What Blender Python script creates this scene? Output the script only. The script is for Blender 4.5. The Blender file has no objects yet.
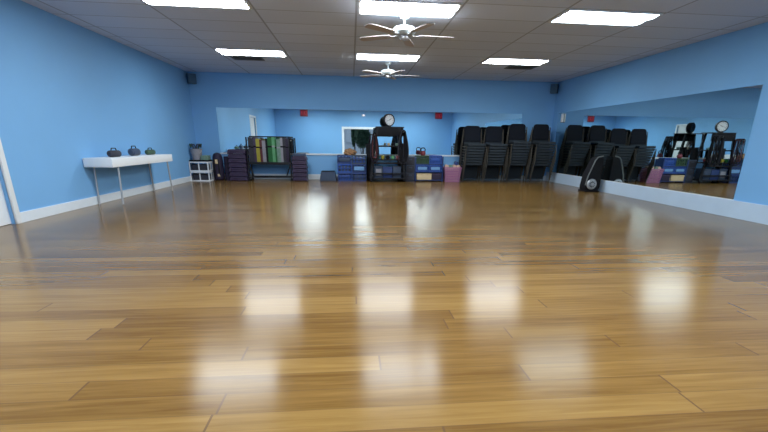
import bpy, bmesh, math, random
from mathutils import Vector, Matrix
PI = math.pi
random.seed(7)
SC = bpy.context.scene
COL = SC.collection

# ------------------------------------------------------------------ camera, world, exposure
H = 2.494; D = 11.673; XL = -3.866; XR = 5.367; YR = -0.5      # room: ceiling, far wall, left, right, wall behind the camera
cam_d = bpy.data.cameras.new('camera'); cam = bpy.data.objects.new('camera', cam_d); COL.objects.link(cam)
F, YAW, PIT, ROL = 426.1, 0.1051, 0.3178, 0.0140
fw = Vector((math.sin(YAW) * math.cos(PIT), math.cos(YAW) * math.cos(PIT), -math.sin(PIT)))
rt = Vector((math.cos(YAW), -math.sin(YAW), 0)); up = rt.cross(fw)
r2 = rt * math.cos(ROL) + up * math.sin(ROL); u2 = -rt * math.sin(ROL) + up * math.cos(ROL)
cam.matrix_world = Matrix(((r2.x, u2.x, -fw.x, 0), (r2.y, u2.y, -fw.y, 0), (r2.z, u2.z, -fw.z, 0.952), (0, 0, 0, 1)))
cam_d.sensor_fit = 'HORIZONTAL'; cam_d.sensor_width = 36; cam_d.lens = F / 768 * 36
cam_d.shift_x = -(396.6 - 384) / 768; cam_d.shift_y = (282.7 - 216) / 768
cam_d.clip_start = 0.02; cam_d.clip_end = 200
SC.camera = cam
w = bpy.data.worlds.new('sky'); SC.world = w; w.use_nodes = True
wb = w.node_tree.nodes['Background']; wb.inputs[0].default_value = (0.72, 0.86, 1.0, 1); wb.inputs[1].default_value = 1.2
SC.view_settings.view_transform = 'Standard'; SC.view_settings.look = 'None'
SC.view_settings.exposure = 0.0; SC.view_settings.gamma = 1.0; SC.view_settings.use_curve_mapping = False
SC.cycles.max_bounces = 10; SC.cycles.diffuse_bounces = 6; SC.cycles.glossy_bounces = 6
TUBE_POWER = 28.0

# ------------------------------------------------------------------ materials
def mat(name, col, rough=0.6, metal=0.0, spec=0.5, noise=0.06, scale=12.0, emit=None, strength=1.0, bump=0.0, coat=0.0):
    m = bpy.data.materials.new(name); m.use_nodes = True
    nt = m.node_tree; b = nt.nodes['Principled BSDF']
    b.inputs['Roughness'].default_value = rough; b.inputs['Metallic'].default_value = metal
    b.inputs['Specular IOR Level'].default_value = spec; b.inputs['Coat Weight'].default_value = coat
    if noise > 0 and emit is None:
        tc = nt.nodes.new('ShaderNodeTexCoord'); n = nt.nodes.new('ShaderNodeTexNoise')
        n.inputs['Scale'].default_value = scale; n.inputs['Detail'].default_value = 4
        nt.links.new(tc.outputs['Object'], n.inputs['Vector'])
        mx = nt.nodes.new('ShaderNodeMix'); mx.data_type = 'RGBA'
        nt.links.new(n.outputs['Fac'], mx.inputs['Factor'])
        mx.inputs['A'].default_value = (*[c * (1 - noise * 2) for c in col], 1)
        mx.inputs['B'].default_value = (*[min(1, c * (1 + noise * 2)) for c in col], 1)
        nt.links.new(mx.outputs['Result'], b.inputs['Base Color'])
        if bump:
            bp = nt.nodes.new('ShaderNodeBump'); bp.inputs['Strength'].default_value = bump; bp.inputs['Distance'].default_value = 0.005
            nt.links.new(n.outputs['Fac'], bp.inputs['Height']); nt.links.new(bp.outputs['Normal'], b.inputs['Normal'])
    else:
        b.inputs['Base Color'].default_value = (*col, 1)
    if emit:
        b.inputs['Emission Color'].default_value = (*emit, 1); b.inputs['Emission Strength'].default_value = strength
    return m

class NT:
    def __init__(s, m): s.t = m.node_tree
    def n(s, ty, **k):
        o = s.t.nodes.new(ty)
        for a, v in k.items(): setattr(o, a, v)
        return o
    def l(s, a, b): s.t.links.new(a, b)
    def math(s, op, a, b=None, c=None):
        o = s.n('ShaderNodeMath', operation=op)
        for i, v in enumerate((a, b, c)):
            if v is None: continue
            if isinstance(v, (int, float)): o.inputs[i].default_value = v
            else: s.l(v, o.inputs[i])
        return o.outputs[0]

def floor_material():
    m = bpy.data.materials.new('honey_plank_floor'); m.use_nodes = True
    t = NT(m); b = m.node_tree.nodes['Principled BSDF']
    tc = t.n('ShaderNodeTexCoord'); sp = t.n('ShaderNodeSeparateXYZ'); t.l(tc.outputs['Object'], sp.inputs[0])
    PW, PL = 0.136, 1.83
    v = t.math('DIVIDE', t.math('ADD', sp.outputs['Y'], 0.110), PW)
    row = t.math('FLOOR', v); fv = t.math('FRACT', v)
    off = t.math('FRACT', t.math('MULTIPLY', t.math('SINE', t.math('MULTIPLY', row, 3.360773)), 17.564821))   # stagger of the end joints
    u = t.math('ADD', t.math('DIVIDE', sp.outputs['X'], PL), off)
    pl = t.math('FLOOR', u); fu = t.math('FRACT', u)
    cv = t.n('ShaderNodeCombineXYZ'); t.l(pl, cv.inputs[0]); t.l(row, cv.inputs[1])
    wn2 = t.n('ShaderNodeTexWhiteNoise', noise_dimensions='2D'); t.l(cv.outputs[0], wn2.inputs['Vector'])
    # grain, stretched along the plank and shifted from plank to plank
    cg = t.n('ShaderNodeCombineXYZ')
    t.l(t.math('ADD', t.math('MULTIPLY', sp.outputs['X'], 1.6), t.math('MULTIPLY', wn2.outputs['Value'], 40)), cg.inputs[0])
    t.l(t.math('MULTIPLY', sp.outputs['Y'], 30.0), cg.inputs[1]); t.l(t.math('MULTIPLY', wn2.outputs['Value'], 90), cg.inputs[2])
    gn = t.n('ShaderNodeTexNoise'); gn.inputs['Scale'].default_value = 1.0; gn.inputs['Detail'].default_value = 6; gn.inputs['Roughness'].default_value = 0.6
    gn.inputs['Distortion'].default_value = 0.6
    t.l(cg.outputs[0], gn.inputs['Vector'])
    cb = t.n('ShaderNodeCombineXYZ')
    t.l(t.math('MULTIPLY', sp.outputs['X'], 6.0), cb.inputs[0]); t.l(t.math('MULTIPLY', sp.outputs['Y'], 130.0), cb.inputs[1]); t.l(row, cb.inputs[2])
    fn = t.n('ShaderNodeTexNoise'); fn.inputs['Scale'].default_value = 1.0; fn.inputs['Detail'].default_value = 3
    t.l(cb.outputs[0], fn.inputs['Vector'])
    tone = t.math('ADD', t.math('MULTIPLY', wn2.outputs['Value'], 0.27),
                  t.math('ADD', t.math('MULTIPLY', gn.outputs['Fac'], 0.66), t.math('MULTIPLY', fn.outputs['Fac'], 0.14)))
    r = t.n('ShaderNodeValToRGB'); cr = r.color_ramp
    cr.elements[0].position = 0.22; cr.elements[0].color = FLOOR_C[0]
    cr.elements[1].position = 1.0; cr.elements[1].color = FLOOR_C[3]
    e = cr.elements.new(0.5); e.color = FLOOR_C[1]
    e = cr.elements.new(0.78); e.color = FLOOR_C[2]
    t.l(tone, r.inputs[0])
    # seams
    ev = t.math('MINIMUM', fv, t.math('SUBTRACT', 1.0, fv)); eu = t.math('MINIMUM', fu, t.math('SUBTRACT', 1.0, fu))
    sv = t.math('LESS_THAN', ev, 0.017); su = t.math('LESS_THAN', eu, 0.0024)
    seam = t.math('MAXIMUM', t.math('MULTIPLY', sv, 0.6), su)
    mx = t.n('ShaderNodeMix', data_type='RGBA'); t.l(t.math('MULTIPLY', seam, 0.85), mx.inputs['Factor'])
    t.l(r.outputs[0], mx.inputs['A']); mx.inputs['B'].default_value = (0.10, 0.055, 0.025, 1)
    t.l(mx.outputs['Result'], b.inputs['Base Color'])
    rr = t.math('ADD', t.math('MULTIPLY', gn.outputs['Fac'], 0.06), FLOOR_R)
    t.l(rr, b.inputs['Roughness']); b.inputs['Specular IOR Level'].default_value = FLOOR_S
    b.inputs['Anisotropic'].default_value = 0.45                  # brushed along the boards, so lamps smear across them
    tg = t.n('ShaderNodeCombineXYZ'); tg.inputs[1].default_value = 1.0; t.l(tg.outputs[0], b.inputs['Tangent'])
    bp = t.n('ShaderNodeBump'); bp.inputs['Strength'].default_value = 0.015; bp.inputs['Distance'].default_value = 0.002
    hgt = t.math('MULTIPLY', fn.outputs['Fac'], 0.35)
    t.l(hgt, bp.inputs['Height']); t.l(bp.outputs['Normal'], b.inputs['Normal'])
    return m
FLOOR_C = [(0.085, 0.040, 0.010, 1), (0.168, 0.090, 0.024, 1), (0.242, 0.142, 0.043, 1), (0.33, 0.205, 0.075, 1)]
FLOOR_R, FLOOR_S = 0.155, 0.205

def ceiling_material():
    m = bpy.data.materials.new('lay_in_ceiling_tile'); m.use_nodes = True
    t = NT(m); b = m.node_tree.nodes['Principled BSDF']
    tc = t.n('ShaderNodeTexCoord'); sp = t.n('ShaderNodeSeparateXYZ'); t.l(tc.outputs['Object'], sp.inputs[0])
    u = t.math('DIVIDE', t.math('SUBTRACT', sp.outputs['X'], GX0), GXP); v = t.math('DIVIDE', t.math('SUBTRACT', sp.outputs['Y'], GY0), GYP)
    fu, fv = t.math('FRACT', u), t.math('FRACT', v)
    eu = t.math('MULTIPLY', t.math('MINIMUM', fu, t.math('SUBTRACT', 1.0, fu)), GXP)
    ev = t.math('MULTIPLY', t.math('MINIMUM', fv, t.math('SUBTRACT', 1.0, fv)), GYP)
    seam = t.math('MAXIMUM', t.math('LESS_THAN', eu, 0.013), t.math('LESS_THAN', ev, 0.010))
    cv = t.n('ShaderNodeCombineXYZ'); t.l(t.math('FLOOR', u), cv.inputs[0]); t.l(t.math('FLOOR', v), cv.inputs[1])
    wn = t.n('ShaderNodeTexWhiteNoise', noise_dimensions='2D'); t.l(cv.outputs[0], wn.inputs['Vector'])
    n = t.n('ShaderNodeTexNoise'); n.inputs['Scale'].default_value = 60; t.l(tc.outputs['Object'], n.inputs['Vector'])
    k = t.math('ADD', 0.93, t.math('MULTIPLY', wn.outputs['Value'], 0.10))
    k = t.math('ADD', k, t.math('MULTIPLY', t.math('SUBTRACT', n.outputs['Fac'], 0.5), 0.08))
    k = t.math('MULTIPLY', k, t.math('SUBTRACT', 1.0, t.math('MULTIPLY', seam, 0.42)))
    vm = t.n('ShaderNodeVectorMath', operation='SCALE'); vm.inputs[0].default_value = CEIL_C; t.l(k, vm.inputs['Scale'])
    t.l(vm.outputs[0], b.inputs['Base Color']); b.inputs['Roughness'].default_value = 0.9; b.inputs['Specular IOR Level'].default_value = 0.15
    return m
CEIL_C = (0.58, 0.66, 0.80)
GX0, GXP, GY0, GYP = 0.092, 1.2508, 5.583, 0.6218

WALL_C = (0.195, 0.43, 0.74)
M = {
    'floor': floor_material(), 'ceiling': ceiling_material(),
    'blue_wall': mat('blue_wall_paint', WALL_C, 0.55, noise=0.02, scale=1.5, spec=0.3),
    'white_trim': mat('white_trim', (0.72, 0.77, 0.82), 0.45, noise=0.02),
    'pale_trim': mat('pale_blue_trim', (0.50, 0.62, 0.76), 0.4, noise=0.04, scale=3),
    'mirror': mat('mirror_silver', (0.74, 0.82, 0.82), 0.015, metal=1.0, noise=0),
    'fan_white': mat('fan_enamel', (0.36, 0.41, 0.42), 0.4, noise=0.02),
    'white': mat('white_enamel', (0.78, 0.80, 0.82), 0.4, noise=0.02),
    'white_plastic': mat('white_plastic', (0.70, 0.71, 0.74), 0.45, noise=0.04),
    'blade': mat('bleached_wood_blade', (0.42, 0.38, 0.37), 0.5, noise=0.04, scale=6),
    'black': mat('black_metal', (0.007, 0.007, 0.010), 0.45, spec=0.3, noise=0.1),
    'rubber': mat('black_rubber', (0.006, 0.006, 0.009), 0.7, spec=0.25, noise=0.1),
    'grille': mat('grey_grille', (0.13, 0.14, 0.14), 0.6, noise=0.05),
    'chair_back': mat('black_chair_fabric', (0.008, 0.010, 0.016), 0.85, noise=0.15, scale=60, bump=0.3, spec=0.2),
    'chair_seat': mat('charcoal_chair_fabric', (0.028, 0.036, 0.045), 0.85, noise=0.15, scale=60, bump=0.3, spec=0.2),
    'chair_frame': mat('bronze_chair_frame', (0.05, 0.042, 0.032), 0.4, metal=0.5, noise=0.1),
    'purple': mat('plum_plastic', (0.042, 0.024, 0.062), 0.5, noise=0.1),
    'purple_dark': mat('dark_plum_rubber', (0.018, 0.011, 0.036), 0.7, noise=0.1),
    'navy': mat('navy_plastic', (0.018, 0.045, 0.17), 0.45, noise=0.12),
    'blue': mat('blue_plastic', (0.02, 0.075, 0.33), 0.4, noise=0.12),
    'slate': mat('slate_blue_plastic', (0.035, 0.055, 0.10), 0.5, noise=0.08),
    'corner_blue': mat('dull_blue_plastic', (0.03, 0.09, 0.16), 0.6, noise=0.05),
    'label_blue': mat('pale_blue_label', (0.16, 0.34, 0.62), 0.5, noise=0.05),
    'cream': mat('cream_card', (0.62, 0.47, 0.28), 0.7, noise=0.05),
    'tan': mat('tan_cloth', (0.36, 0.20, 0.10), 0.9, noise=0.15, bump=0.6),
    'pink': mat('dusty_pink_plastic', (0.36, 0.15, 0.27), 0.5, noise=0.06),
    'beige': mat('beige_towelling', (0.62, 0.42, 0.33), 0.95, noise=0.1, bump=0.5),
    'maroon': mat('maroon_vinyl', (0.20, 0.03, 0.045), 0.4, noise=0.08),
    'yellow': mat('mustard_foam', (0.34, 0.30, 0.035), 0.7, noise=0.08),
    'green': mat('green_foam', (0.008, 0.11, 0.026), 0.7, noise=0.08),
    'lime': mat('pale_green_foam', (0.10, 0.30, 0.14), 0.7, noise=0.08),
    'sage': mat('sage_foam', (0.15, 0.24, 0.19), 0.7, noise=0.3, scale=20),
    'grey': mat('grey_foam', (0.26, 0.25, 0.28), 0.7, noise=0.1),
    'dark_grey': mat('charcoal_foam', (0.026, 0.026, 0.038), 0.7, noise=0.1),
    'red_dark': mat('dark_red_foam', (0.09, 0.018, 0.02), 0.7, noise=0.1),
    'silver': mat('silver_plastic', (0.42, 0.43, 0.45), 0.35, metal=0.4, noise=0.05),
    'clock_face': mat('white_dial', (0.80, 0.82, 0.84), 0.5, noise=0.01),
    'leaf': mat('leaf_green', (0.03, 0.07, 0.035), 0.6, noise=0.3, scale=9),
    'bark': mat('bark', (0.05, 0.035, 0.025), 0.9, noise=0.2),
    'asphalt': mat('pale_pavement', (0.42, 0.42, 0.45), 0.9, noise=0.1, scale=2),
    'exit_red': mat('exit_sign_red', (0.17, 0.005, 0.014), 0.4, emit=(0.5, 0.01, 0.03), strength=0.08),
    'exit_letter': mat('exit_sign_letters', (0.5, 0.03, 0.05), 0.4, emit=(1.0, 0.06, 0.1), strength=0.25),
    'diffuser': mat('lit_troffer_lens', (0.8, 0.8, 0.8), 0.5, emit=(0.90, 0.98, 1.02), strength=TUBE_POWER),
    'diffuser_dim': mat('dim_troffer_lens', (0.8, 0.8, 0.8), 0.5, emit=(0.80, 0.98, 1.06), strength=TUBE_POWER * 0.5),
    'lamp': mat('small_lamp_lens', (0.8, 0.7, 0.75), 0.4, emit=(1.0, 0.72, 0.8), strength=1.2),
}
def glass_material():
    m = bpy.data.materials.new('window_glass'); m.use_nodes = True
    b = m.node_tree.nodes['Principled BSDF']; b.inputs['Roughness'].default_value = 0.0
    b.inputs['Transmission Weight'].default_value = 1.0; b.inputs['IOR'].default_value = 1.02; b.inputs['Base Color'].default_value = (0.95, 0.98, 1, 1)
    return m
M['glass'] = glass_material()

# ------------------------------------------------------------------ geometry helpers
def bm_new(): return bmesh.new()
def add_box(bm, x0, x1, y0, y1, z0, z1, bev=0.0, mt=None, seg=2):
    r = bmesh.ops.create_cube(bm, size=1.0)
    vs = r['verts']
    for v in vs:
        v.co = Vector(((x0 + x1) / 2 + v.co.x * (x1 - x0), (y0 + y1) / 2 + v.co.y * (y1 - y0), (z0 + z1) / 2 + v.co.z * (z1 - z0)))
    if bev > 0:
        es = list({e for v in vs for e in v.link_edges})
        rb = bmesh.ops.bevel(bm, geom=es, offset=bev, segments=seg, profile=0.6, affect='EDGES')
        vs = list({v for f in rb['faces'] for v in f.verts} | {v for v in vs if v.is_valid})
    if mt is not None: bmesh.ops.transform(bm, matrix=mt, verts=vs)
    return vs
def add_prism(bm, pts, axis, a0, a1, mt=None):
    """polygon pts extruded along axis between a0 and a1; axis y: pts are (x,z), x: (y,z), z: (x,y)"""
    def P(p, a): return {'y': (p[0], a, p[1]), 'x': (a, p[0], p[1]), 'z': (p[0], p[1], a)}[axis]
    A = [bm.verts.new(P(p, a0)) for p in pts]; B = [bm.verts.new(P(p, a1)) for p in pts]
    n = len(pts)
    bm.faces.new(A); bm.faces.new(B[::-1])
    for i in range(n): bm.faces.new((A[i], A[(i + 1) % n], B[(i + 1) % n], B[i]))
    if mt is not None: bmesh.ops.transform(bm, matrix=mt, verts=A + B)
    return A + B
def add_tube(bm, pts, r, n=10, closed=False):
    pts = [Vector(p) for p in pts]; rings = []; N = len(pts)
    rs = r if isinstance(r, (list, tuple)) else [r] * N
    prev = None
    for i, p in enumerate(pts):
        if closed: d = (pts[(i + 1) % N] - pts[i - 1]).normalized()
        else: d = (pts[min(i + 1, N - 1)] - pts[max(i - 1, 0)]).normalized()
        if prev is None:
            a = Vector((0, 0, 1)) if abs(d.z) < 0.9 else Vector((1, 0, 0))
            u = d.cross(a).normalized()
        else:
            u = (prev - d * prev.dot(d)).normalized()
        prev = u; v = d.cross(u)
        rings.append([bm.verts.new(p + (u * math.cos(2 * PI * k / n) + v * math.sin(2 * PI * k / n)) * rs[i]) for k in range(n)])
    for i in range(N if closed else N - 1):
        A, B = rings[i], rings[(i + 1) % N]
        for k in range(n): bm.faces.new((A[k], A[(k + 1) % n], B[(k + 1) % n], B[k]))
    if not closed:
        bm.faces.new(rings[0][::-1]); bm.faces.new(rings[-1])
def add_lathe(bm, prof, c=(0, 0, 0), n=24, mt=None):
    """prof: (radius, z) list turned about the z axis through c"""
    rings = []; allv = []
    for r, z in prof:
        if r < 1e-5: ring = [bm.verts.new((c[0], c[1], c[2] + z))]
        else: ring = [bm.verts.new((c[0] + r * math.cos(2 * PI * k / n), c[1] + r * math.sin(2 * PI * k / n), c[2] + z)) for k in range(n)]
        rings.append(ring); allv += ring
    for A, B in zip(rings, rings[1:]):
        for k in range(n):
            a, b = A[k % len(A)], A[(k + 1) % n % len(A)]; c_, d = B[(k + 1) % n % len(B)], B[k % len(B)]
            f = []
            for v in (a, b, c_, d):
                if v not in f: f.append(v)
            if len(f) > 2: bm.faces.new(f)
    for R, rev in ((rings[0], True), (rings[-1], False)):
        if len(R) > 1: bm.faces.new(R[::-1] if rev else R)
    if mt is not None: bmesh.ops.transform(bm, matrix=mt, verts=allv)
def obj(name, bm, m, parent=None, smooth=True):
    bmesh.ops.recalc_face_normals(bm, faces=bm.faces[:])
    me = bpy.data.meshes.new(name); bm.to_mesh(me); bm.free()
    if isinstance(m, str): m = M[m]
    me.materials.append(m)
    if smooth:
        me.polygons.foreach_set('use_smooth', [True] * len(me.polygons))
        try: me.set_sharp_from_angle(angle=math.radians(35))
        except Exception: pass
    o = bpy.data.objects.new(name, me); COL.objects.link(o)
    if parent: o.parent = parent
    return o
def thing(name, label, cat, loc=(0, 0, 0), rotz=0.0, group=None):
    o = bpy.data.objects.new(name, None); COL.objects.link(o)
    o.empty_display_size = 0.05
    o.location = loc; o.rotation_euler = (0, 0, rotz); o['label'] = label; o['category'] = cat
    if group: o['group'] = group
    return o
def tag(o, label, cat, group=None, kind=None):
    o['label'] = label; o['category'] = cat
    if group: o['group'] = group
    if kind: o['kind'] = kind
    return o
def struct(name, bm, m, parent=None, smooth=False):
    o = obj(name, bm, m, parent, smooth)
    if parent is None: o['kind'] = 'structure'
    return o
def dup(root, loc, rotz=0.0, label=None, rot=None):
    r = root.copy(); COL.objects.link(r); r.location = loc; r.rotation_euler = rot or (0, 0, rotz)
    if label: r['label'] = label
    for ch in list(root.children):
        c = ch.copy(); COL.objects.link(c); c.parent = r
        for g in ch.children:
            d = g.copy(); COL.objects.link(d); d.parent = c
    return r

# ------------------------------------------------------------------ room shell
T = 0.15
bm = bm_new(); add_box(bm, XL - T, XR + T, YR - T, D + T, -0.1, 0); struct('floor', bm, 'floor')
bm = bm_new(); add_box(bm, XL - T, XR + T, YR - T, D + T, H, H + 0.1); struct('ceiling', bm, 'ceiling')
bm = bm_new(); add_box(bm, XL - T, XR + T, D, D + T, 0, H); struct('wall_back', bm, 'blue_wall')
bm = bm_new(); add_box(bm, XR, XR + T, YR - T, D, 0, H); struct('wall_right', bm, 'blue_wall')
# left wall with a door opening
DY0, DY1, DZ = 4.35, 5.30, 1.82
bm = bm_new()
add_box(bm, XL - T, XL, YR - T, DY0, 0, H); add_box(bm, XL - T, XL, DY1, D, 0, H); add_box(bm, XL - T, XL, DY0, DY1, DZ, H)
struct('wall_left', bm, 'blue_wall')
# rear wall (behind the camera) with the window that shows in the mirror
WX0, WX1, WZ0, WZ1 = -0.42, 1.25, 0.10, 1.64
bm = bm_new()
add_box(bm, XL, WX0, YR - T, YR, 0, H); add_box(bm, WX1, XR, YR - T, YR, 0, H)
add_box(bm, WX0, WX1, YR - T, YR, WZ1, H); add_box(bm, WX0, WX1, YR - T, YR, 0, WZ0)
struct('wall_rear', bm, 'blue_wall')
# baseboards
bm = bm_new(); add_box(bm, XL, XR, D - 0.016, D, 0, 0.135, 0.004); struct('baseboard_back', bm, 'white_trim')
bm = bm_new(); add_box(bm, XR - 0.02, XR, YR, D - 0.016, 0, 0.24, 0.004); struct('baseboard_right', bm, 'pale_trim')
bm = bm_new(); add_box(bm, XL, XL + 0.016, YR, DY0 - 0.07, 0, 0.12, 0.004); add_box(bm, XL, XL + 0.016, DY1 + 0.07, D - 0.016, 0, 0.12, 0.004)
struct('baseboard_left', bm, 'white_trim')
bm = bm_new(); add_box(bm, XL + 0.016, XR - 0.02, YR, YR + 0.016, 0, 0.12, 0.004); struct('baseboard_rear', bm, 'white_trim')

# door in the left wall
bm = bm_new(); add_box(bm, XL - 0.09, XL - 0.045, DY0, DY1, 0.005, DZ, 0.003)
for za, zb in ((0.2, 0.85), (1.0, 1.75)):
    for ya, yb in ((DY0 + 0.12, DY0 + 0.44), (DY1 - 0.44, DY1 - 0.12)): add_box(bm, XL - 0.05, XL - 0.035, ya, yb, za, zb, 0.006)
dr = struct('door_1', bm, 'white')
bm = bm_new()
add_box(bm, XL - 0.01, XL + 0.022, DY0 - 0.07, DY0, 0, DZ + 0.07, 0.004); add_box(bm, XL - 0.01, XL + 0.022, DY1, DY1 + 0.07, 0, DZ + 0.07, 0.004)
add_box(bm, XL - 0.01, XL + 0.022, DY0, DY1, DZ, DZ + 0.07, 0.004)
obj('door_frame', bm, 'white', dr)
bm = bm_new(); add_tube(bm, [(XL - 0.05, DY0 + 0.08, 0.98), (XL - 0.0, DY0 + 0.08, 0.98)], 0.012); add_tube(bm, [(XL, DY0 + 0.07, 0.98), (XL, DY0 + 0.19, 0.98)], 0.010)
obj('door_handle', bm, 'silver', dr)

# window in the rear wall
bm = bm_new()
fy0, fy1 = YR - 0.10, YR + 0.02
add_box(bm, WX0 - 0.06, WX0 + 0.05, fy0, fy1, WZ0 - 0.06, WZ1 + 0.06, 0.005); add_box(bm, WX1 - 0.05, WX1 + 0.06, fy0, fy1, WZ0 - 0.06, WZ1 + 0.06, 0.005)
add_box(bm, WX0 + 0.05, WX1 - 0.05, fy0, fy1, WZ1 - 0.05, WZ1 + 0.06, 0.005); add_box(bm, WX0 + 0.05, WX1 - 0.05, fy0, fy1, WZ0 - 0.06, WZ0 + 0.05, 0.005)
wn = struct('window_1', bm, 'white')
bm = bm_new(); add_box(bm, WX0 + 0.05, WX1 - 0.05, YR - 0.066, YR - 0.06, WZ0 + 0.05, WZ1 - 0.05); obj('window_pane', bm, 'glass', wn)

# outside, seen through that window
bm = bm_new(); add_box(bm, -14, 14, -26, YR - T - 0.01, -0.3, -0.12); struct('pavement', bm, 'asphalt')
def shrub(x, y, h, wd, seed, label):
    rnd = random.Random(seed)
    t = thing('street_shrub', label, 'shrub', (x, y, -0.12), 0, 'shrubs outside the window')
    b = bm_new()
    for k in range(5):
        a = rnd.uniform(0, 6.28); add_tube(b, [(0, 0, 0), (0.1 * math.cos(a), 0.1 * math.sin(a), h * 0.3), (wd * 0.3 * math.cos(a), wd * 0.3 * math.sin(a), h * 0.7)], [0.03, 0.022, 0.01], 6)
    obj('stem', b, 'bark', t)
    b = bm_new()
    for k in range(2600):
        th, ph, rr = rnd.uniform(0, 2 * PI), math.acos(rnd.uniform(-1, 1)), rnd.uniform(0.55, 1.0)
        p = Vector((math.sin(ph) * math.cos(th) * wd / 2, math.sin(ph) * math.sin(th) * wd / 2, h * 0.66 + math.cos(ph) * h * 0.32)) 
        p = Vector((p.x * rr, p.y * rr, h * 0.66 + (p.z - h * 0.66) * rr))
        d = Vector((rnd.gauss(0, 1), rnd.gauss(0, 1), rnd.gauss(0, 1))).normalized(); e = d.orthogonal().normalized()
        L, W = rnd.uniform(0.05, 0.10), 0.03
        b.faces.new([b.verts.new(p + q) for q in (d * L, e * W, -d * L, -e * W)])
    obj('foliage', b, 'leaf', t, smooth=False)
bm = bm_new(); add_box(bm, -12, 14, -13.2, -13, -0.12, 4.2)
for k in range(7): add_box(bm, -10 + 3.2 * k, -8.6 + 3.2 * k, -13.0, -12.9, 0.9, 2.3, 0.02)
struct('building_exterior', bm, mat('grey_blue_render', (0.42, 0.45, 0.52), 0.8, noise=0.05))
shrub(0.66, -3.2, 2.05, 0.95, 1, 'round dark green shrub just outside the rear window')
shrub(0.14, -3.9, 2.35, 0.22, 2, 'thin dark green shrub just beside the round one outside')

# ------------------------------------------------------------------ mirrors
bm = bm_new(); add_box(bm, 0, 7.79, -0.008, 0, 0.0, 1.062)
mir = thing('wall_mirror', 'long mirror on the far blue wall above a white rail', 'mirror', (-3.29, D - 0.001, 0.650))
obj('mirror_glass', bm, 'mirror', mir, False)
bm = bm_new(); add_box(bm, -0.01, 7.80, -0.028, 0, -0.035, 0.004, 0.003); obj('bottom_rail', bm, 'white_trim', mir)
bm = bm_new(); add_box(bm, -0.008, 0, -5.8, 0, 0, 1.49)
mir2 = thing('wall_mirror', 'tall mirror along the right wall down to the pale baseboard', 'mirror', (XR - 0.001, 11.38, 0.245))
obj('mirror_glass', bm, 'mirror', mir2, False)
bm = bm_new(); add_box(bm, -0.018, 0, -5.81, 0.01, -0.015, 0.004, 0.003); obj('bottom_rail', bm, 'white_trim', mir2)

# ------------------------------------------------------------------ ceiling lights, grilles, fans
def make_troffer():
    t = thing('ceiling_light', 'x', 'ceiling light', (0, 0, H), 0, 'recessed fluorescent ceiling lights')
    b = bm_new(); W, L = 1.2, 0.58
    add_box(b, 0, W, 0, 0.028, -0.014, -0.001, 0.002); add_box(b, 0, W, L - 0.028, L, -0.014, -0.001, 0.002)
    add_box(b, 0, 0.028, 0.028, L - 0.028, -0.014, -0.001, 0.002); add_box(b, W - 0.028, W, 0.028, L - 0.028, -0.014, -0.001, 0.002)
    obj('frame', b, 'white', t)
    b = bm_new()
    # prismatic lens bowed down a little over each pair of tubes
    n = 24; pts = []
    for i in range(n + 1):
        y = 0.028 + (L - 0.056) * i / n
        pts.append((y, -0.010 - 0.014 * abs(math.sin(2 * PI * i / n))))
    pts += [(L - 0.028, -0.002), (0.028, -0.002)]
    add_prism(b, pts, 'x', 0.028, W - 0.028)
    obj('diffuser', b, 'diffuser', t)
    return t
LX = [-2.385, 0.117, 2.619]; LY = [0.72, 2.475, 5.604, 8.713]  # first row is added out of view to brighten the mirrored rear wall
tro = make_troffer(); first = True
colname = ['left', 'middle', 'right']; rowname = ['added unseen to brighten the rear wall', 'overhead near the camera', 'nearer the camera', 'nearer the far wall']
for j, y in enumerate(LY):
    for i, x in enumerate(LX):
        lab = f'bright white fluorescent ceiling light, {colname[i]} column, {rowname[j]}'
        if first: tro.location = (x, y, H); tro['label'] = lab; first = False
        else: q = dup(tro, (x, y, H), 0, lab)
        if (i, j) == (2, 2):                            # this fixture has worn, dimmer tubes
            for c_ in q.children:
                if c_.name.startswith('diffuser'): c_.material_slots[0].link = 'OBJECT'; c_.material_slots[0].material = M['diffuser_dim']
def make_grille():
    t = thing('ceiling_vent', 'x', 'vent', (0, 0, H), 0, 'ceiling air vents')
    b = bm_new(); W, L = 0.60, 0.42
    add_box(b, 0, W, 0, 0.03, -0.012, 0, 0.002); add_box(b, 0, W, L - 0.03, L, -0.012, 0, 0.002)
    add_box(b, 0, 0.03, 0.03, L - 0.03, -0.012, 0, 0.002); add_box(b, W - 0.03, W, 0.03, L - 0.03, -0.012, 0, 0.002)
    obj('frame', b, 'grille', t)
    b = bm_new(); add_box(b, 0.03, W - 0.03, 0.03, L - 0.03, -0.003, -0.0005); obj('backing', b, 'rubber', t)
    b = bm_new()
    for k in range(9):
        y = 0.06 + k * 0.037
        add_box(b, 0.03, W - 0.03, -0.014, 0.014, -0.001, 0.001, mt=Matrix.Translation((0, y, -0.008)) @ Matrix.Rotation(0.5, 4, 'X'))
    obj('louvre', b, 'grille', t)
    return t
gr = make_grille(); gr.location = (-2.30, 9.37, H); gr['label'] = 'dark grey ceiling air vent behind the far left light'
dup(gr, (3.28, 9.40, H), 0, 'dark grey ceiling air vent behind the far right light')

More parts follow.
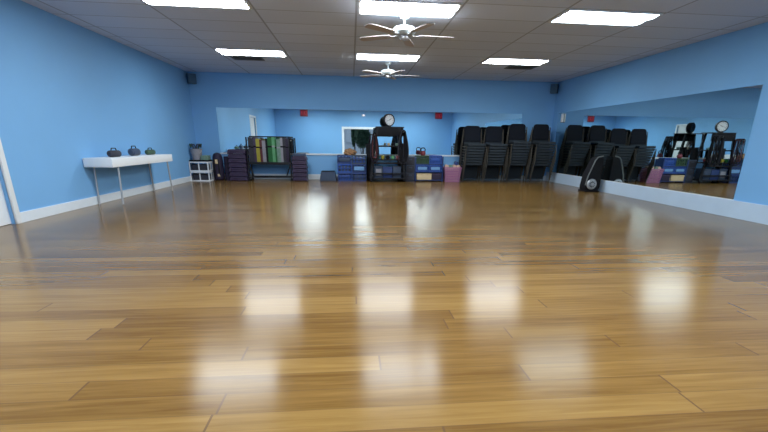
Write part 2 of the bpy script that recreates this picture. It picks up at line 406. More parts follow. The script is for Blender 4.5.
def ceiling_fan(x, y, angs, label):
    t = thing('ceiling_fan', label, 'ceiling fan', (x, y, H), 0, 'white ceiling fans')
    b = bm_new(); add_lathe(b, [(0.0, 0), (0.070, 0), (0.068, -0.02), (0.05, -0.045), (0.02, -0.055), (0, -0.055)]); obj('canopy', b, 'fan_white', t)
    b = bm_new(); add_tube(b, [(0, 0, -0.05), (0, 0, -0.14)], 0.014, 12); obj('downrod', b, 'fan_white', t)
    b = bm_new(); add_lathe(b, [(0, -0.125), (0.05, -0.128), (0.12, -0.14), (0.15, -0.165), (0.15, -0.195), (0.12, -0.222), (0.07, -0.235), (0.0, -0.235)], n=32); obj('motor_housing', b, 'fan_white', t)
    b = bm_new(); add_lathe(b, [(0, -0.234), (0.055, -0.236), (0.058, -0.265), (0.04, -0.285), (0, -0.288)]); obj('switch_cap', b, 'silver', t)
    for a in angs:
        R = Matrix.Rotation(a, 4, 'Z')
        b = bm_new()
        ol = [(0.19, -0.045), (0.30, -0.058), (0.55, -0.066), (0.63, -0.060), (0.655, -0.035), (0.66, 0), (0.655, 0.035), (0.63, 0.060), (0.55, 0.066), (0.30, 0.058), (0.19, 0.045)]
        add_prism(b, ol, 'z', -0.004, 0.004, mt=R @ Matrix.Translation((0, 0, -0.228)) @ Matrix.Rotation(0.13, 4, 'X'))
        bl = obj('blade', b, 'blade', t)
        b = bm_new(); add_box(b, 0.10, 0.25, -0.022, 0.022, -0.004, 0.004, 0.002, mt=R @ Matrix.Translation((0, 0, -0.236)) @ Matrix.Rotation(0.13, 4, 'X'))
        obj('blade_bracket', b, 'silver', bl)
ceiling_fan(0.705, 6.16, [math.radians(v) for v in (4, 76, 148, 220, 292)], 'white ceiling fan just behind the large middle ceiling light, nearer the camera')
ceiling_fan(0.775, 9.58, [math.radians(v) for v in (2, 74, 146, 218, 290)], 'smaller-looking white ceiling fan close to the far wall')

# ------------------------------------------------------------------ exit signs, small wall fittings
def exit_sign(x, label):
    t = thing('exit_sign', label, 'exit sign', (x, YR, 2.16), 0, 'red exit signs reflected in the mirror')
    b = bm_new(); add_box(b, -0.19, 0.19, 0, 0.05, 0, 0.32, 0.008); obj('housing', b, 'exit_red', t)
    b = bm_new(); x0 = 0.145; y = 0.052
    def stroke(ax, az, bx, bz):                       # letters face +y, so they run towards -x
        d = Vector((bx - ax, 0, bz - az)); n = Vector((-d.z, 0, d.x)).normalized() * 0.011
        A = Vector((ax, 0, az)); B = Vector((bx, 0, bz))
        add_prism(b, [((A + n).x, (A + n).z), ((B + n).x, (B + n).z), ((B - n).x, (B - n).z), ((A - n).x, (A - n).z)], 'y', y - 0.003, y + 0.002)
    zb, zt, lw = 0.075, 0.245, 0.055
    def Xp(k, f): return x0 - k * 0.082 - f * lw
    for q in (((0, 0), (0, 1)), ((0, 1), (1, 1)), ((0, .5), (.85, .5)), ((0, 0), (1, 0))): stroke(Xp(0, q[0][0]), zb + (zt - zb) * q[0][1], Xp(0, q[1][0]), zb + (zt - zb) * q[1][1])
    for q in (((0, 0), (1, 1)), ((0, 1), (1, 0))): stroke(Xp(1, q[0][0]), zb + (zt - zb) * q[0][1], Xp(1, q[1][0]), zb + (zt - zb) * q[1][1])
    stroke(Xp(2, .5), zb, Xp(2, .5), zt)
    stroke(Xp(3, .5), zb, Xp(3, .5), zt); stroke(Xp(3, 0), zt, Xp(3, 1), zt)
    obj('letters', b, 'exit_letter', t, False)
exit_sign(-2.38, 'red exit sign on the rear wall, the left one in the mirror')
exit_sign(4.62, 'red exit sign on the rear wall, the right one in the mirror')
t = thing('emergency_light', 'small pinkish lamp high on the rear wall, over the window', 'emergency light', (0.66, YR, 2.22))
b = bm_new(); add_box(b, -0.09, 0.09, 0, 0.05, 0, 0.10, 0.01); obj('housing', b, 'white_plastic', t)
b = bm_new(); add_lathe(b, [(0, 0), (0.045, 0), (0.04, 0.02), (0, 0.03)], mt=Matrix.Translation((0, 0.05, 0.05)) @ Matrix.Rotation(-PI / 2, 4, 'X')); obj('lens', b, 'lamp', t)
def corner_box(x, y, rz, label):  # dull blue boxes that make the upper wall corners darker
    t = thing('corner_box', label, 'speaker', (x, y, 2.21), rz, 'small dark boxes in the upper corners')
    b = bm_new(); add_box(b, -0.09, 0.09, -0.06, 0.06, 0, 0.22, 0.012); obj('box_shell', b, 'corner_blue', t)
    b = bm_new(); add_box(b, -0.075, 0.075, -0.066, -0.058, 0.015, 0.205, 0.003); obj('grille', b, 'corner_blue', t)
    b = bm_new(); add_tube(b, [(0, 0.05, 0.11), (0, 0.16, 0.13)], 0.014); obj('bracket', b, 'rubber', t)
corner_box(XL + 0.14, D - 0.17, math.radians(38), 'small dark box high in the left corner of the far wall')
corner_box(XR - 0.14, D - 0.17, math.radians(-38), 'small dark box high in the right corner of the far wall')
t = thing('paper_dispenser', 'small white dispenser on the right wall above the stacked chairs', 'dispenser', (XR - 0.018, 11.08, 1.50))
b = bm_new(); add_box(b, -0.035, 0, -0.045, 0.045, 0, 0.20, 0.010); obj('cover', b, 'white', t)
b = bm_new(); add_box(b, -0.030, -0.008, -0.035, 0.035, -0.012, 0.0, 0.003); obj('outlet_slot', b, 'grille', t)

# white table by the left wall, seen in the mirror
t = thing('folding_table', 'narrow white folding table against the left wall, seen in the mirror', 'table', (XL + 0.21, 7.9, 0))
b = bm_new(); add_box(b, -0.20, 0.20, -1.1, 1.1, 0.55, 0.68, 0.012); obj('tabletop', b, 'white', t)
for sx in (-1, 1):
    for sy in (-1, 1):
        b = bm_new(); add_tube(b, [(sx * 0.17, sy * 0.95, 0), (sx * 0.17, sy * 0.90, 0.58)], 0.014); obj('leg', b, 'silver', t)
for k, (dy, wd, hh, ml, lb) in enumerate([(-0.6, 0.30, 0.10, 'dark_grey', 'charcoal gym bag nearest the camera on the white table'), (0.05, 0.26, 0.12, 'slate', 'slate gym bag in the middle of the white table'), (0.65, 0.3, 0.09, 'leaf', 'dark green gym bag at the far end of the white table')]):
    t = thing('gym_bag', lb, 'bag', (XL + 0.21, 7.9 + dy, 0.68), 0, 'small bags on the white table')
    b = bm_new(); add_tube(b, [(0, -wd / 2, hh * 0.5), (0, -wd / 2 + 0.03, hh * 0.5), (0, wd / 2 - 0.03, hh * 0.5), (0, wd / 2, hh * 0.5)], [hh * 0.3, hh * 0.5, hh * 0.5, hh * 0.3], 14); obj('body', b, ml, t)
    b = bm_new(); add_tube(b, [(0, -0.08, hh * 0.95), (0, -0.06, hh * 1.3), (0, 0.06, hh * 1.3), (0, 0.08, hh * 0.95)], 0.008, 6); obj('handle', b, 'rubber', t)

# ------------------------------------------------------------------ stacked chairs
def make_chair():
    """banquet chair, front towards -y, legs on z = 0"""
    t = thing('banquet_chair', 'x', 'chair', (0, 0, 0), 0, 'black stacking chairs along the far wall')
    b = bm_new(); add_box(b, -0.226, 0.226, -0.24, 0.165, 0.425, 0.486, 0.02, seg=3); obj('seat', b, 'chair_seat', t)
    tilt = Matrix.Translation((0, 0.205, 0.56)) @ Matrix.Rotation(-0.13, 4, 'X')
    b = bm_new()
    ol = []
    for (cx, cz, s) in ((0.135, 0.285, 0), (-0.135, 0.285, 1)):
        for k in range(7):
            a = (s * PI / 2) + k * PI / 12; ol.append((cx + 0.07 * math.cos(a), cz + 0.07 * math.sin(a)))
    ol += [(-0.215, 0.0), (-0.19, -0.03), (0.19, -0.03), (0.215, 0.0)]
    vs = add_prism(b, ol, 'y', -0.014, 0.018)
    es = [e for e in b.edges if abs(e.verts[0].co.y - e.verts[1].co.y) < 1e-6]
    bmesh.ops.bevel(b, geom=es, offset=0.009, segments=2, affect='EDGES')
    bmesh.ops.transform(b, matrix=tilt, verts=b.verts[:]); obj('backrest', b, 'chair_back', t)
    b = bm_new(); add_box(b, -0.215, 0.215, 0.190, 0.208, 0.445, 0.52, 0.006); obj('back_shell', b, 'chair_seat', t)
    for s in (-1, 1):
        b = bm_new(); add_tube(b, [(s * 0.262, -0.20, 0.41), (s * 0.262, -0.213, 0.20), (s * 0.262, -0.225, 0.0)], 0.012, 8); obj('leg', b, 'chair_frame', t)
        b = bm_new(); add_tube(b, [(s * 0.236, 0.235, 0.84), (s * 0.250, 0.213, 0.55), (s * 0.262, 0.205, 0.40), (s * 0.262, 0.205, 0.2), (s * 0.262, 0.205, 0.0)], 0.012, 8); obj('leg', b, 'chair_frame', t)
    for s in (-1, 1):
        b = bm_new(); add_tube(b, [(s * 0.238, -0.20, 0.405), (s * 0.238, 0.20, 0.405)], 0.010, 8); obj('seat_frame', b, 'chair_frame', t)
    return t
proto = make_chair(); first = True; bottoms = []
stacks = [(3.09, 11.26, 0.02, 8, 'in the stack beside the pink basket'), (3.66, 11.26, 0.0, 8, 'in the second stack from the pink basket'),
          (4.27, 11.26, -0.03, 9, 'in the third stack from the pink basket'), (4.90, 11.26, 0.0, 9, 'in the stack nearest the right corner')]
ordn = ['bottom', 'second from bottom', 'third from bottom', 'fourth from bottom', 'fifth from bottom', 'sixth from bottom', 'seventh from bottom', 'eighth from bottom', 'top']
for x, y, rz, n, where in stacks:
    for k in range(n):
        pos = 'topmost' if k == n - 1 else ordn[k]
        lab = f'black stacking chair {where}, {pos}'
        loc = (x + 0.026 * k * math.sin(rz), y - 0.026 * k * math.cos(rz), 0.067 * k)
        if first: proto.location = loc; proto.rotation_euler = (0, 0, rz); proto['label'] = lab; first = False; ch = proto
        else: ch = dup(proto, loc, rz, lab)
        if k == 0: bottoms.append(ch)
for ch in bottoms:                       # the lowest chair of each stack has a closed panel under its seat
    b = bm_new(); add_box(b, -0.235, 0.235, 0.150, 0.166, 0.06, 0.42, 0.006); obj('lower_panel', b, 'chair_seat', ch)

# ------------------------------------------------------------------ storage along the far wall
def open_crate(name, loc, W, Dp, Ht, ml, label, cat='crate', group=None, rows=2, cols=4, lab=None, rotz=0.0):
    """lattice crate: solid rim, corner posts, floor and a real grid of bars with holes between"""
    t = thing(name, label, cat, loc, rotz, group)
    b = bm_new(); h = 0.012
    x0, x1, y0, y1 = -W / 2, W / 2, -Dp / 2, Dp / 2
    add_box(b, x0, x1, y0, y1, 0, h, 0.002)
    for (xa, xb, ya, yb) in ((x0, x1, y0, y0 + h), (x0, x1, y1 - h, y1), (x0, x0 + h, y0 + h, y1 - h), (x1 - h, x1, y0 + h, y1 - h)):
        add_box(b, xa, xb, ya, yb, Ht - 0.03, Ht, 0.002); add_box(b, xa, xb, ya, yb, h, 0.03, 0.002)
        for r in range(1, rows):
            z = 0.03 + (Ht - 0.06) * r / rows; add_box(b, xa, xb, ya, yb, z - 0.008, z + 0.008)
        n = cols
        for k in range(n + 1):
            if xb - xa > yb - ya:
                xc = xa + 0.012 + (xb - xa - 0.024) * k / n; add_box(b, xc - 0.012, xc + 0.012, ya, yb, 0.03, Ht - 0.03)
            else:
                yc = ya + 0.012 + (yb - ya - 0.024) * k / n; add_box(b, xa, xb, yc - 0.012, yc + 0.012, 0.03, Ht - 0.03)
    obj('crate_body', b, ml, t)
    if lab:
        b = bm_new(); add_box(b, -W * 0.36, W * 0.36, y0 - 0.006, y0 + 0.001, Ht * 0.28, Ht * 0.72, 0.002); obj('label_plate', b, lab, t)
    return t
# two white crates in the left corner
open_crate('plastic_crate', (-3.63, 11.12, 0), 0.44, 0.36, 0.228, 'white_plastic', 'white lattice crate on the floor in the left corner', group='white crates', cols=2, rows=1)
open_crate('plastic_crate', (-3.63, 11.12, 0.229), 0.44, 0.36, 0.228, 'white_plastic', 'white lattice crate stacked on another in the left corner', group='white crates', cols=2, rows=1)
for z, lb in ((0.014, 'dark folded band lying in the lower white crate'), (0.243, 'dark folded band lying in the upper white crate')):
    b = bm_new(); add_box(b, -0.19, 0.19, -0.13, 0.13, 0, 0.15, 0.03); o = obj('folded_blanket', b, 'dark_grey', None); o.location = (-3.63, 11.12, z)
    tag(o, lb.replace('band', 'blanket'), 'blanket', 'dark blankets inside the white crates')
t = thing('folded_board', 'flat dark board lying on the white crates', 'board', (-3.62, 11.12, 0.458))
b = bm_new(); add_box(b, -0.215, 0.215, -0.18, 0.18, 0, 0.035, 0.008); obj('panel', b, 'rubber', t)
t = thing('small_bucket', 'pale grey bucket of green bands on the white crates', 'bucket', (-3.70, 11.12, 0.494))
b = bm_new(); add_lathe(b, [(0, 0), (0.105, 0), (0.13, 0.24), (0.137, 0.245), (0.137, 0.255), (0.122, 0.255), (0.098, 0.012), (0, 0.012)]); obj('bucket_body', b, 'grey', t)
b = bm_new(); add_tube(b, [(0.135 * math.cos(a), -0.135 * abs(math.sin(a)) * 0.6 - 0.02, 0.24 - 0.12 * math.sin(a)) for a in [PI * k / 10 for k in range(11)]], 0.004, 6); obj('handle', b, 'silver', t)
t = thing('resistance_band', 'bundle of green and dark bands sticking out of the pale bucket', 'exercise bands', (-3.70, 11.12, 0.507))
for k in range(6):
    a = k * 1.05; b = bm_new()
    add_tube(b, [(0.05 * math.cos(a), 0.05 * math.sin(a), 0), (0.06 * math.cos(a), 0.06 * math.sin(a), 0.24), (0.09 * math.cos(a), 0.08 * math.sin(a), 0.33), (0.13 * math.cos(a + .4), 0.08 * math.sin(a + .4), 0.345), (0.13 * math.cos(a + .8), 0.10 * math.sin(a + .8), 0.27)], 0.016, 8)
    obj('band', b, ['leaf', 'slate', 'dark_grey'][k % 3], t)
t = thing('folded_towel', 'folded green towel lying on the dark lid', 'towel', (-3.505, 11.12, 0.494))
b = bm_new()
for k in range(3): add_box(b, -0.085 + .004 * k, 0.085, -0.12, 0.12, 0.034 * k, 0.034 * k + 0.036, 0.014, seg=3)
obj('cloth', b, 'sage', t)

# dark duffel bag standing on end, then a rolled mat
t = thing('duffel_bag', 'dark purple duffel bag standing between white crates and rolled mat', 'bag', (-3.282, 11.30, 0))
b = bm_new(); add_lathe(b, [(0, 0), (0.09, 0.005), (0.118, 0.04), (0.124, 0.2), (0.122, 0.42), (0.112, 0.56), (0.085, 0.63), (0.03, 0.655), (0, 0.66)], n=28); obj('body', b, 'purple_dark', t)
b = bm_new(); add_tube(b, [(-0.05, -0.118, 0.12), (-0.055, -0.148, 0.3), (-0.04, -0.118, 0.5)], 0.012, 8); add_tube(b, [(0.05, -0.118, 0.12), (0.055, -0.148, 0.3), (0.04, -0.118, 0.5)], 0.012, 8); obj('strap', b, 'rubber', t)
b = bm_new(); add_box(b, -0.03, 0.03, -0.135, -0.118, 0.40, 0.50, 0.004); add_box(b, 0.0, 0.055, -0.133, -0.110, 0.10, 0.16, 0.004); obj('patch', b, 'cream', t)
def rolled_mat(x, y, r, h, ml, label):
    t = thing('rolled_mat', label, 'exercise mat', (x, y, 0))
    b = bm_new(); pts = []; n = 90
    for i in range(n + 1):
        a = i / n * 5.2 * 2 * PI; q = 0.018 + (r - 0.018) * i / n; pts.append((q * math.cos(a), q * math.sin(a)))
    inn = []
    for i in range(n + 1):
        a = i / n * 5.2 * 2 * PI; q = 0.018 + (r - 0.018) * i / n - 0.009; inn.append((q * math.cos(a), q * math.sin(a)))
    for i in range(n):
        for z in (0,):
            A = [b.verts.new((p[0], p[1], zz)) for p, zz in ((pts[i], 0), (pts[i + 1], 0), (inn[i + 1], 0), (inn[i], 0))]
            B = [b.verts.new((v.co.x, v.co.y, h)) for v in A]
            b.faces.new(A); b.faces.new(B[::-1])
            for q in (0, 2): b.faces.new((A[q], A[(q + 1) % 4], B[(q + 1) % 4], B[q]))
    bmesh.ops.remove_doubles(b, verts=b.verts[:], dist=0.0004)
    obj('mat_roll', b, ml, t)
    b = bm_new()
    for z in (h * 0.3, h * 0.7): add_tube(b, [((r + 0.003) * math.cos(2 * PI * k / 24), (r + 0.003) * math.sin(2 * PI * k / 24), z) for k in range(24)], 0.006, 6, True)
    obj('strap', b, 'rubber', t)
rolled_mat(-3.067, 11.30, 0.076, 0.57, 'purple_dark', 'dark purple rolled mat standing beside the left step stack')

# stacks of step platforms
def make_step(W, Dp, Ht, ml, top):
    t = thing('step_platform', 'x', 'step platform', (0, 0, 0), 0, 'purple step platforms')
    b = bm_new()
    prof = [(-W / 2, 0), (-W / 2 + 0.02, Ht - 0.02), (-W / 2 + 0.035, Ht - 0.008), (W / 2 - 0.035, Ht - 0.008), (W / 2 - 0.02, Ht - 0.02), (W / 2, 0), (W / 2 - 0.05, 0), (W / 2 - 0.06, Ht - 0.035), (-W / 2 + 0.06, Ht - 0.035), (-W / 2 + 0.05, 0)]
    add_prism(b, prof, 'y', -Dp / 2, Dp / 2)
    add_box(b, -W / 2 + 0.04, W / 2 - 0.04, -Dp / 2 + 0.02, Dp / 2 - 0.02, 0.012, Ht - 0.03, 0.006)
    obj('platform', b, ml, t)
    b = bm_new(); add_box(b, -W / 2 + 0.035, W / 2 - 0.035, -Dp / 2 + 0.01, Dp / 2 - 0.01, Ht - 0.008, Ht - 0.001, 0.002); obj('tread', b, top, t)
    for s in (-1, 1):
        b = bm_new(); add_box(b, s * (W / 2 - 0.028) - 0.022, s * (W / 2 - 0.028) + 0.022, -Dp / 2 - 0.004, -Dp / 2 + 0.03, 0.0, 0.02, 0.003); obj('rubber_foot', b, 'rubber', t)
    return t
def step_stack(x, y, n, W, Dp, Ht, ml, where):
    st = make_step(W, Dp, Ht, ml, 'purple_dark')
    for k in range(n):
        pos = 'topmost' if k == n - 1 else ordn[k]
        lab = f'purple step platform in the stack {where}, {pos}'
        loc = (x + random.uniform(-.002, .002), y, Ht * k)
        if k == 0: st.location = loc; st['label'] = lab
        else: dup(st, loc, 0, lab)
step_stack(-2.768, 11.26, 7, 0.43, 0.36, 0.106, 'purple', 'left of the coloured mats')
step_stack(-1.288, 11.28, 6, 0.36, 0.36, 0.100, 'purple', 'right of the coloured mats')
t = thing('exercise_block', 'dark slate block lying on the right purple step stack', 'block', (-1.29, 11.28, 0.600))
b = bm_new(); add_box(b, -0.15, 0.15, -0.10, 0.10, 0, 0.065, 0.012); obj('foam_body', b, 'slate', t)

# rack of upright coloured mats
t = thing('mat_rack', 'black metal rack holding upright coloured mats', 'rack', (-2.01, 11.30, 0))
RW = 0.51
for s in (-1, 1):
    for yy in (-0.17, 0.17):
        b = bm_new(); add_tube(b, [(s * RW, yy, 0.03), (s * RW, yy, 1.03)], 0.018, 8); obj('post', b, 'black', t)
    b = bm_new(); add_box(b, s * RW - 0.022, s * RW + 0.022, -0.24, 0.24, 0, 0.035, 0.006); obj('foot', b, 'rubber', t)
    b = bm_new(); add_tube(b, [(s * RW, -0.17, 0.42), (s * (RW - 0.12), -0.17, 0.10)], 0.014, 8); obj('brace', b, 'black', t)
b = bm_new(); add_box(b, -RW, RW, -0.18, 0.18, 0.40, 0.425, 0.004); add_box(b, -RW, RW, -0.19, -0.18, 0.395, 0.455, 0.003); obj('shelf', b, 'black', t)
for yy, z in ((0.17, 1.045), (0.17, 0.75), (-0.17, 0.09), (0.17, 0.09)):
    b = bm_new(); add_tube(b, [(-RW, yy, z), (RW, yy, z)], 0.014, 8); obj('crossbar', b, 'black', t)
for s in (-1, 1):
    b = bm_new(); add_tube(b, [(s * RW, -0.17, 0.96), (s * RW, 0.17, 0.96)], 0.010, 8); obj('side_bar', b, 'black', t)
mats = [('dark_grey', .055, .60, 'charcoal'), ('dark_grey', .07, .57, 'charcoal'), ('purple', .055, .60, 'plum'), ('yellow', .085, .57, 'mustard yellow'), ('red_dark', .06, .55, 'dark red'), ('grey', .08, .53, 'grey'),
        ('rubber', .05, .58, 'black'), ('green', .10, .60, 'deep green'), ('lime', .07, .61, 'pale green'), ('green', .04, .56, 'deep green'), ('sage', .09, .57, 'mottled sage'), ('grey', .055, .60, 'grey'), ('dark_grey', .07, .60, 'charcoal'), ('purple_dark', .06, .58, 'dark plum')]
x = -2.01 - 0.475; seen = {}
tot = sum(m_[1] for m_ in mats); gap = (0.95 - tot) / (len(mats) - 1)
for i, (ml, wd, hh, nm) in enumerate(mats):
    nb = 'beside the left post' if i == 0 else f'just right of the {mats[i-1][3]} one'
    t = thing('folded_mat', f'{nm} folded mat upright in the black rack, {nb}', 'exercise mat', (x + wd / 2, 11.28, 0.426), 0, 'folded mats in the rack')
    n = max(2, round(wd / 0.022)); th = wd / n
    b = bm_new()
    for k in range(n): add_box(b, -wd / 2 + th * k + 0.0005, -wd / 2 + th * (k + 1) - 0.0005, -0.15, 0.13, 0, hh, min(0.008, th * 0.4), seg=2)
    obj('foam_layers', b, ml, t)
    b = bm_new(); add_box(b, -wd / 2 - 0.0004, wd / 2 + 0.0004, -0.154, 0.134, hh * 0.62, hh * 0.68, 0.001); obj('strap', b, 'grey' if i in (5, 8, 10) else 'rubber', t)
    x += wd + gap

# low slate bench step
t = thing('low_step', 'low slate blue step on the floor left of the blue crates', 'step platform', (-0.60, 11.32, 0))
b = bm_new(); add_prism(b, [(-0.21, 0), (-0.17, 0.23), (0.17, 0.23), (0.21, 0)], 'y', -0.2, 0.2); bmesh.ops.bevel(b, geom=b.edges[:], offset=0.012, segments=2, affect='EDGES'); obj('platform', b, 'slate', t)
b = bm_new(); add_box(b, -0.165, 0.165, -0.19, 0.19, 0.228, 0.238, 0.003); obj('tread', b, 'rubber', t)

# blue crates, left block
names = [['bottom left', 'bottom right'], ['middle left', 'middle right'], ['top left', 'top right']]
cm = [['navy', 'navy'], ['blue', 'navy'], ['navy', 'slate']]
for r in range(3):
    for c in range(2):
        lb = 'label_blue' if (r, c) == (1, 1) else ('slate' if (r, c) == (2, 0) else None)
        open_crate('storage_crate', (-0.178 + 0.362 * c, 11.30, 0.213 * r), 0.355, 0.34, 0.21, cm[r][c], f'blue crate left of the black rack, {names[r][c]} of its block' + (', pale label' if lb == 'label_blue' else ''), group='blue crates left of the black rack', cols=4, rows=2, lab=lb)
        b = bm_new(); add_box(b, -0.15, 0.15, -0.14, 0.14, 0, 0.15, 0.03); o = obj('folded_band_pile', b, ['blue', 'slate', 'navy'][(r + c) % 3]); o.location = (-0.178 + 0.362 * c, 11.30, 0.213 * r + 0.014)
        o.name = 'folded_cloth'; tag(o, f'blue folded cloth inside the {names[r][c]} crate left of the rack', 'cloth', 'cloths inside the left blue crates')
def blob(name, loc, rad, sc, ml, seed, amp=0.25):
    rnd = random.Random(seed); b = bm_new(); bmesh.ops.create_icosphere(b, subdivisions=3, radius=rad)
    ph = [rnd.uniform(0, 6) for _ in range(6)]
    for v in b.verts:
        d = v.co.normalized(); k = 1 + amp * (math.sin(d.x * 5 + ph[0]) * math.sin(d.y * 4 + ph[1]) + 0.6 * math.sin(d.z * 7 + ph[2] + d.x * 6))
        v.co = Vector((v.co.x * sc[0] * k, v.co.y * sc[1] * k, v.co.z * sc[2] * k))
    mn = min(v.co.z for v in b.verts)
    for v in b.verts: v.co.z = max(v.co.z, mn * 0.6)
    mn = min(v.co.z for v in b.verts)
    for v in b.verts: v.co.z -= mn
    o = obj(name, b, ml); o.location = loc; return o
o = blob('crumpled_cloth', (-0.03, 11.26, 0.638), 0.13, (1.2, 0.9, 0.62), 'tan', 3); tag(o, 'tan crumpled cloth heaped on the left blue crates', 'cloth')

# ------------------------------------------------------------------ the black rack in the middle
CX, CY = 0.90, 11.14
t = thing('equipment_rack', 'tall black A-shaped equipment rack in the middle of the far wall', 'rack', (CX, CY, 0))
for s in (-1, 1):
    for yy in (-0.17, 0.17):
        b = bm_new(); add_prism(b, [(s * 0.47, 0.07), (s * 0.40, 0.07), (s * 0.235, 1.30), (s * 0.295, 1.30)], 'y', yy - 0.025, yy + 0.025); bmesh.ops.bevel(b, geom=b.edges[:], offset=0.006, segments=1, affect='EDGES'); obj('post', b, 'black', t)
    for yy in (-0.17, 0.17):
        b = bm_new(); add_lathe(b, [(0, -0.02), (0.032, -0.02), (0.038, -0.012), (0.038, 0.012), (0.032, 0.02), (0, 0.02)], n=18, mt=Matrix.Translation((s * 0.42, yy, 0.038)) @ Matrix.Rotation(PI / 2, 4, 'Y')); obj('caster', b, 'rubber', t)
b = bm_new(); add_box(b, -0.26, 0.37, -0.19, -0.16, 1.10, 1.30, 0.01); obj('top_panel', b, 'rubber', t)
b = bm_new(); add_box(b, -0.30, 0.39, -0.20, 0.20, 1.297, 1.316, 0.006); obj('top_board', b, 'black', t)
b = bm_new(); add_box(b, -0.36, 0.36, -0.20, 0.20, 0.845, 0.875, 0.005); obj('shelf', b, 'black', t)
b = bm_new(); add_box(b, -0.40, 0.40, -0.20, 0.20, 0.525, 0.55, 0.005); obj('shelf', b, 'black', t)
b = bm_new(); add_box(b, -0.46, 0.46, -0.21, 0.21, 0.07, 0.105, 0.005); obj('shelf', b, 'black', t)
for z, hw in ((0.46, 0.42), (0.21, 0.46)):
    b = bm_new(); add_box(b, -hw, hw, -0.205, -0.185, z - 0.02, z + 0.02, 0.004); obj('crossbar', b, 'black', t)
# boxes on the bottom shelf
for x0, wd, ml, nm in ((-0.34, 0.14, 'rubber', 'black'), (-0.17, 0.18, 'slate', 'slate'), (0.03, 0.20, 'silver', 'silver'), (0.25, 0.20, 'dark_grey', 'charcoal')):
    pass
def storage_box(x0, x1, z, hh, ml, lb, label, y=CY, dp=0.30, front=None):
    t = thing('storage_box', label, 'box', ((x0 + x1) / 2, y, z), 0, 'boxes on the black rack'); W = (x1 - x0)
    b = bm_new(); add_box(b, -W / 2, W / 2, -dp / 2, dp / 2, 0, hh * 0.85, 0.008); obj('box_body', b, ml, t)
    b = bm_new(); add_box(b, -W / 2 - 0.004, W / 2 + 0.004, -dp / 2 - 0.004, dp / 2 + 0.004, hh * 0.85, hh, 0.006); obj('lid', b, ml, t)
    if lb: b = bm_new(); add_box(b, -W * 0.35, W * 0.35, -dp / 2 - 0.006, -dp / 2 + 0.001, hh * 0.2, hh * 0.75, 0.001); obj('front_label', b, lb, t)
storage_box(CX - 0.335, CX - 0.13, 0.1065, 0.28, 'slate', 'grey', 'slate box with a pale front on the rack, bottom shelf left')
storage_box(CX - 0.115, CX + 0.115, 0.1065, 0.26, 'navy', None, 'navy box on the bottom shelf of the rack, middle')
storage_box(CX + 0.13, CX + 0.335, 0.1065, 0.28, 'slate', 'slate', 'slate box on the bottom shelf of the rack, right end')
# dumbbells
def dumbbell(x, y, z, L, r, ml, label, rotz=0.0):
    t = thing('dumbbell', label, 'dumbbell', (x, y, z + r * 0.87), rotz, 'dumbbells on the black rack')
    RY = Matrix.Rotation(PI / 2, 4, 'X')
    b = bm_new(); add_tube(b, [(0, -L / 2, 0), (0, L / 2, 0)], 0.014, 10); obj('handle', b, 'silver', t)
    for s in (-1, 1):
        b = bm_new(); add_lathe(b, [(0, -0.035), (r * 0.8, -0.035), (r, -0.02), (r, 0.02), (r * 0.8, 0.035), (0, 0.035)], n=6, mt=Matrix.Translation((0, s * (L / 2 - 0.03), 0)) @ RY @ Matrix.Rotation(0, 4, 'Z')); obj('weight_head', b, ml, t)
dl = [('green', 'green'), ('yellow', 'mustard yellow'), ('rubber', 'black'), ('lime', 'pale green'), ('maroon', 'maroon')]
for k, (ml, nm) in enumerate(dl):
    dumbbell(CX - 0.25 + k * 0.125, CY - 0.06, 0.551, 0.20, 0.052, ml, f'{nm} dumbbell on the middle shelf of the rack')
for k, (ml, nm) in enumerate([('cream', 'cream'), ('rubber', 'small black'), ('sage', 'sage')]):
    dumbbell(CX + 0.02 + k * 0.10, CY - 0.06, 0.876, 0.16, 0.036, ml, f'{nm} dumbbell on the upper shelf of the rack')
# hanging resistance tubes
def hanging_band(x, y, ztop, ln, spread, ml, label, tw=0.0):
    t = thing('resistance_tube', label, 'exercise bands', (x, y, ztop), tw, 'resistance tubes hanging from the black rack')
    b = bm_new(); pts = []
    for k in range(24):
        a = 2 * PI * k / 24; zz = -ln / 2 + ln / 2 * math.cos(a); wv = spread * math.sin(a) * (0.5 + 0.9 * (-zz / ln)) + 0.024 * math.tanh(4 * math.sin(a)); pts.append((wv, 0.01 * math.sin(3 * a), zz))
    add_tube(b, pts, 0.0115, 7, True); obj('tube', b, ml, t)
    b = bm_new(); add_tube(b, [(-0.03, 0.0, -ln - 0.0), (0.03, 0.0, -ln - 0.0)], 0.013, 8); obj('grip', b, 'rubber', t)
for k in range(11):
    hanging_band(CX + 0.345, CY - 0.222 - 0.0275 * k, 1.23, 0.68 + 0.045 * (k % 3), 0.010 + 0.009 * ((k * 4) % 11), 'rubber' if k % 4 else 'dark_grey', 'black looped resistance tube in the bundle right of the rack')
for k in range(8):
    ml = ['red_dark', 'rubber', 'purple_dark'][k % 3]
    lab = {'red_dark': 'dark red looped resistance tube hanging left of the rack', 'rubber': 'black looped resistance tube hanging left of the rack', 'purple_dark': 'plum looped resistance tube hanging left of the rack'}[ml]
    hanging_band(CX - 0.34, CY - 0.222 - 0.0275 * k, 1.16, 0.58 + 0.045 * (k % 3), 0.016 + 0.008 * ((k * 3) % 8), ml, lab)
# pegs that carry the bundles
t = bpy.data.objects['equipment_rack']
for x, z, L in ((0.345, 1.190, 0.29), (-0.34, 1.118, 0.21)):
    b = bm_new(); add_tube(b, [(x * 0.92, -0.17, z - 0.02), (x, -0.20, z), (x, -0.22 - L, z), (x, -0.235 - L, z + 0.02)], 0.006, 6); obj('peg', b, 'silver', t)
